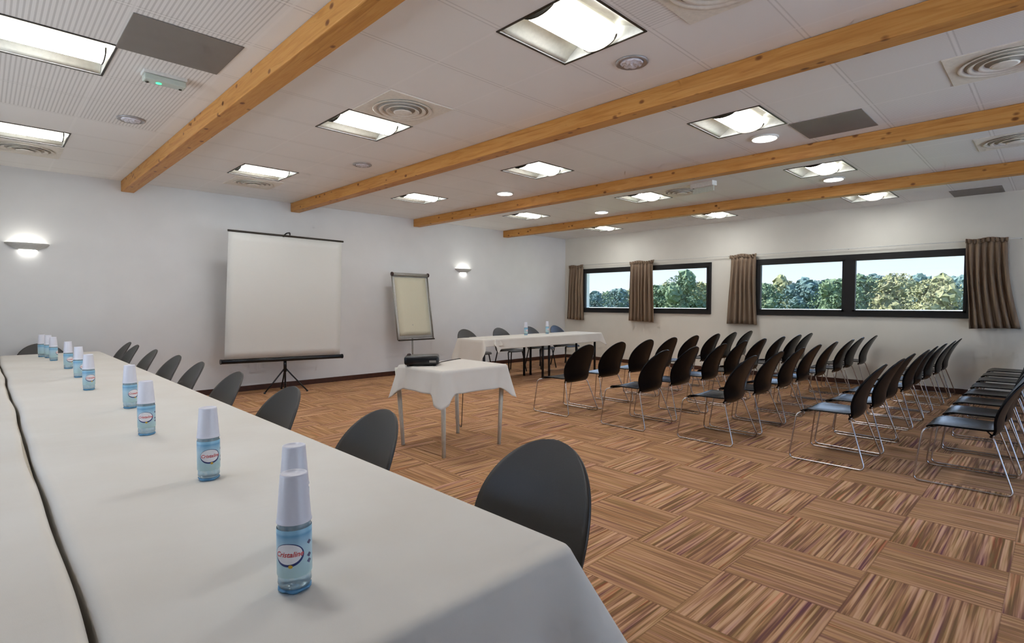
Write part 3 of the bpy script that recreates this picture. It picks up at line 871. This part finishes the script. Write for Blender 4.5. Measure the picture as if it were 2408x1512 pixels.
# ------------------------------------------------------------------ flip chart
t = thing('flip_chart', 'flip chart easel with a cream paper pad, right of the screen', 'flip chart', (5.50, 8.15, 0))
def Q(x, y, z): return (x-5.50, y-8.15, z)
def plane(x0, x1, z0, z1, yo):
    """leaning board coordinates: z 0.67 at y 8.08, z 1.87 at y 8.28"""
    f = lambda z: 8.08+(z-.67)/1.2*.20+yo
    return f
fy = lambda z, o=0: 8.08+(z-.67)/1.2*.20+o
bm = bmesh.new()
def sb(u, v):
    z = .70+1.13*v; return Q(5.175+.74*u, fy(z, .012), z)
shell(bm, sb, 4, 8, .012); link_mesh('board', bm, simple('flip_board_white', (214, 213, 206), .4), t)
bm = bmesh.new()
def sp_(u, v):
    z = .755+1.03*v; return Q(5.215+.655*u, fy(z, -.002-.003*math.sin(v*6)), z)
shell(bm, sp_, 6, 14, .008); link_mesh('paper_pad', bm, paper, t, True)
for xx in (5.165, 5.925):
    bm = bmesh.new(); tube(bm, [Q(xx, fy(.68), .68), Q(xx, fy(1.84), 1.84)], .011, 8); link_mesh('side_rail', bm, grey_alu, t)
bm = bmesh.new(); tube(bm, [Q(5.18, fy(1.835, -.015), 1.835), Q(5.93, fy(1.835, -.015), 1.835)], .030, 12); link_mesh('clamp_bar', bm, grey_alu, t)
for xx in (5.155, 5.915):
    bm = bmesh.new(); tube(bm, [Q(xx, fy(1.84, -.015), 1.84), Q(xx+.026, fy(1.84, -.015), 1.84)], .036, 12); link_mesh('clamp_knob', bm, knob_dark, t)
bm = bmesh.new(); bbox(bm, 5.17-5.5, 5.92-5.5, 8.03-8.15, 8.085-8.15, .668, .690, .004); link_mesh('pen_tray', bm, dark_metal, t)
bm = bmesh.new(); tube(bm, [Q(5.50, 8.13, .03), Q(5.50, 8.13, .95)], .016, 10); link_mesh('column', bm, grey_alu, t)
for a in range(5):
    an = a*2*PI/5+.3
    bm = bmesh.new(); tube(bm, [Q(5.5, 8.13, .045), Q(5.5+.26*math.cos(an), 8.13+.26*math.sin(an), .02)], .015, 8, .011); link_mesh('foot', bm, grey_alu, t)

# ------------------------------------------------------------------ projector
PX, PY, PZ = 2.895, 4.125, .7575
t = thing('projector', 'black video projector on the small white-clothed table', 'projector', (PX, PY, PZ), math.radians(-38))
bm = bmesh.new(); bbox(bm, -.155, .155, -.12, .12, .012, .092, .022, 4)
link_mesh('body', bm, black_plastic, t, True)
bm = bmesh.new(); tube(bm, [(-.085, .11, .055), (-.085, .135, .055)], .034, 20); ln = link_mesh('lens_ring', bm, dark_metal, t)
bm = bmesh.new(); tube(bm, [(-.085, .134, .055), (-.085, .137, .055)], .026, 18); link_mesh('lens_glass', bm, black_plastic, ln)
bm = bmesh.new(); lathe(bm, [(.018, .091), (.018, .1), (.012, .108), (.001, .108)], 14, -.12, 0.02); link_mesh('focus_knob', bm, knob_dark, t)
bm = bmesh.new(); box(bm, .152, .157, -.05, .01, .03, .06); link_mesh('side_vent', bm, grey_panel, t)
bm = bmesh.new(); box(bm, .07, .13, -.1215, -.119, .035, .055); link_mesh('rear_panel', bm, grey_panel, t)
for xx, yy in ((-.12, -.09), (.12, -.09), (0, .09)):
    bm = bmesh.new(); lathe(bm, [(.012, 0), (.012, .014)], 10, xx, yy); link_mesh('foot', bm, black_plastic, t)
bm = bmesh.new()
tube(bm, fillet([(3.03, 4.06, .7665), (3.14, 4.18, .762), (3.36, 4.265, .762), (3.50, 4.31, .763), (3.545, 4.345, .73), (3.58, 4.37, .40), (3.60, 4.42, .008), (3.9, 4.9, .006)], .06), .004, 8)
tag(link_mesh('power_cable', bm, cable_black), 'thin black cable running from the projector over the far table edge', 'cable')

# ------------------------------------------------------------------ outside
bm = bmesh.new(); box(bm, XW+.3, 400, -250, 400, -2.2, -2.0)
tag(link_mesh('field', bm, tarmac), 'pale green field outside the windows', 'ground')['kind'] = 'structure'
bm = bmesh.new(); box(bm, 70, 70.3, -20, 75, -2.0, .72)
tag(link_mesh('boundary_wall', bm, low_wall), 'long low pale wall in front of the trees outside', 'wall')
def tree(x, y, ztop, w, mi, seed, label, group='trees beyond the windows'):
    t = thing('tree', label, 'tree', (x, y, -2.0), 0, group)
    rnd = random.Random(seed); H = ztop+2.0
    bm = bmesh.new()
    tube(bm, [(0, 0, 0), (.05, .1, H*.3), (0, 0, H*.7)], .22, 8, .08); link_mesh('trunk', bm, bark, t)
    bm = bmesh.new()
    nb = 22
    for k in range(nb):
        a = rnd.uniform(0, 2*PI); zz = rnd.uniform(.12, .93); rr = w*.5*math.sqrt(max(.04, 1-((zz-.45)/.56)**2))*rnd.uniform(.1, .85)
        s = rnd.uniform(.10, .22)*w
        M = Matrix.Translation((rr*math.cos(a), rr*math.sin(a), zz*H)) @ Matrix.Diagonal((s, s, s*rnd.uniform(.8, 1.25), 1))
        bmesh.ops.create_icosphere(bm, subdivisions=3, radius=1, matrix=M)
    for v in bm.verts:
        v.co += noise.noise_vector(v.co*2.6+Vector((seed, 0, 0)))*(w*.09)+noise.noise_vector(v.co*7+Vector((0, seed, 0)))*(w*.06)
    for k in range(2200):   # loose leaf sprays roughen the outline
        a = rnd.uniform(0, 2*PI); zz = rnd.uniform(.08, 1.0)
        rr = w*.56*math.sqrt(max(.02, 1-((zz-.45)/.58)**2))*rnd.uniform(.5, 1.08)*(1+.3*noise.noise(Vector((a*2, zz*6, seed))))
        c = Vector((rr*math.cos(a), rr*math.sin(a), zz*H)); q = rnd.uniform(.07, .17)
        e1 = Vector([rnd.uniform(-1, 1) for _ in range(3)]).normalized()*q; e2 = Vector([rnd.uniform(-1, 1) for _ in range(3)]).normalized()*q
        bm.faces.new([bm.verts.new(c+e1), bm.verts.new(c+e2), bm.verts.new(c-e1), bm.verts.new(c-e2)])
    link_mesh('crown', bm, leaf_mats[mi], t, False)
k90 = 1.8
def TX(k): return 80+(k*2 % 5)*6.6
KIND = ['green', 'blue-green', 'olive']
T2 = [(20.5, 2.95, 2), (18.6, 3.1, 0), (17.0, 3.35, 2), (15.6, 3.1, 1), (14.1, 3.25, 1), (12.8, 3.3, 0), (11.3, 3.55, 0), (10.1, 3.5, 1), (8.9, 3.65, 2), (7.7, 3.2, 1), (6.6, 3.15, 2), (5.4, 3.0, 1), (4.0, 2.9, 1)]
for k, (y, z, mi) in enumerate(T2):
    side = 'left pane' if y > 12.3 else 'right pane'
    tree(TX(k), y*TX(k)/50, 1.33+(z-1.33)*TX(k)/50, 5.6 if z > 3 else 5.0, mi, 40+k, 'distant %s tree outside the large window, %s from its left edge' % (KIND[mi], (ORD+['thirteenth'])[k]))
T1 = [(39.5, 2.1, 0), (37.6, 2.35, 1), (35.6, 2.5, 0), (34.2, 2.9, 1), (32.6, 2.7, 2), (31, 2.6, 0), (29.4, 3.0, 0), (28.0, 3.5, 2), (26.6, 4.15, 0), (25.2, 3.4, 2), (23.6, 2.8, 0), (22.0, 2.9, 1)]
for k, (y, z, mi) in enumerate(T1):
    tree(TX(k+2), y*TX(k+2)/50, 1.33+(z-1.33)*TX(k+2)/50, 6.2 if z > 4 else 5.0, mi, 80+k, 'distant %s tree outside the small window, %s from its left edge' % (KIND[mi], ORD[k]), 'trees beyond the small window')

# ------------------------------------------------------------------ world, sun
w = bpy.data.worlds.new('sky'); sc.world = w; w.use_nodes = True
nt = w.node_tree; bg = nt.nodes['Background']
tc = nt.nodes.new('ShaderNodeTexCoord'); sp = nt.nodes.new('ShaderNodeSeparateXYZ'); rp = nt.nodes.new('ShaderNodeValToRGB')
nt.links.new(tc.outputs['Generated'], sp.inputs[0]); nt.links.new(sp.outputs[2], rp.inputs[0]); nt.links.new(rp.outputs[0], bg.inputs[0])
e = rp.color_ramp.elements
e[0].position = 0; e[0].color = lin((230, 240, 250)); e[1].position = .6; e[1].color = lin((120, 165, 225))
x = e.new(.10); x.color = lin((208, 226, 248))
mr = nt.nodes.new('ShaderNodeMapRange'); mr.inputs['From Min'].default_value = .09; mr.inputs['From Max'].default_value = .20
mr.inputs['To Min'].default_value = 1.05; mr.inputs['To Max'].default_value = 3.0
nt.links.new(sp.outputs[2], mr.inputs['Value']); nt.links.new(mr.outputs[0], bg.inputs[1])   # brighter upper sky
sun = bpy.data.lights.new('sun', 'SUN'); sun.energy = 15.0; sun.angle = .01; sun.color = (1, .97, .92)
so = bpy.data.objects.new('sun', sun); C.objects.link(so)
so.rotation_euler = Vector((.22, -.62, -.75)).to_track_quat('-Z', 'Y').to_euler()   # shines away from the windows onto the trees

# ------------------------------------------------------------------ camera
f, yaw, pitch, roll, h = 1271.538, .793784, -.033689, .0019148, 1.32856
fw = Vector((math.cos(yaw)*math.cos(pitch), math.sin(yaw)*math.cos(pitch), math.sin(pitch)))
r = Vector((math.sin(yaw), -math.cos(yaw), 0)); u = r.cross(fw)
r2 = r*math.cos(roll)+u*math.sin(roll); u2 = -r*math.sin(roll)+u*math.cos(roll)
cam = bpy.data.cameras.new('camera'); cam.sensor_width = 36; cam.sensor_fit = 'HORIZONTAL'; cam.lens = 36*f/2408
cam.clip_start = .05; cam.clip_end = 1000
co = bpy.data.objects.new('camera', cam); C.objects.link(co)
M = Matrix((r2, u2, -fw)).transposed().to_4x4(); M.translation = Vector((0, 0, h)); co.matrix_world = M
sc.camera = co

vs = sc.view_settings; vs.view_transform = 'Standard'; vs.look = 'None'; vs.gamma = 1; vs.use_curve_mapping = False; vs.exposure = 0.44
cy = sc.cycles
cy.use_denoising = True
cy.use_adaptive_sampling = True; cy.adaptive_threshold = .1; cy.adaptive_min_samples = 12
cy.max_bounces = 8; cy.diffuse_bounces = 4; cy.glossy_bounces = 3; cy.transmission_bounces = 8; cy.transparent_max_bounces = 8
cy.caustics_reflective = False; cy.caustics_refractive = False
cy.sample_clamp_indirect = 6
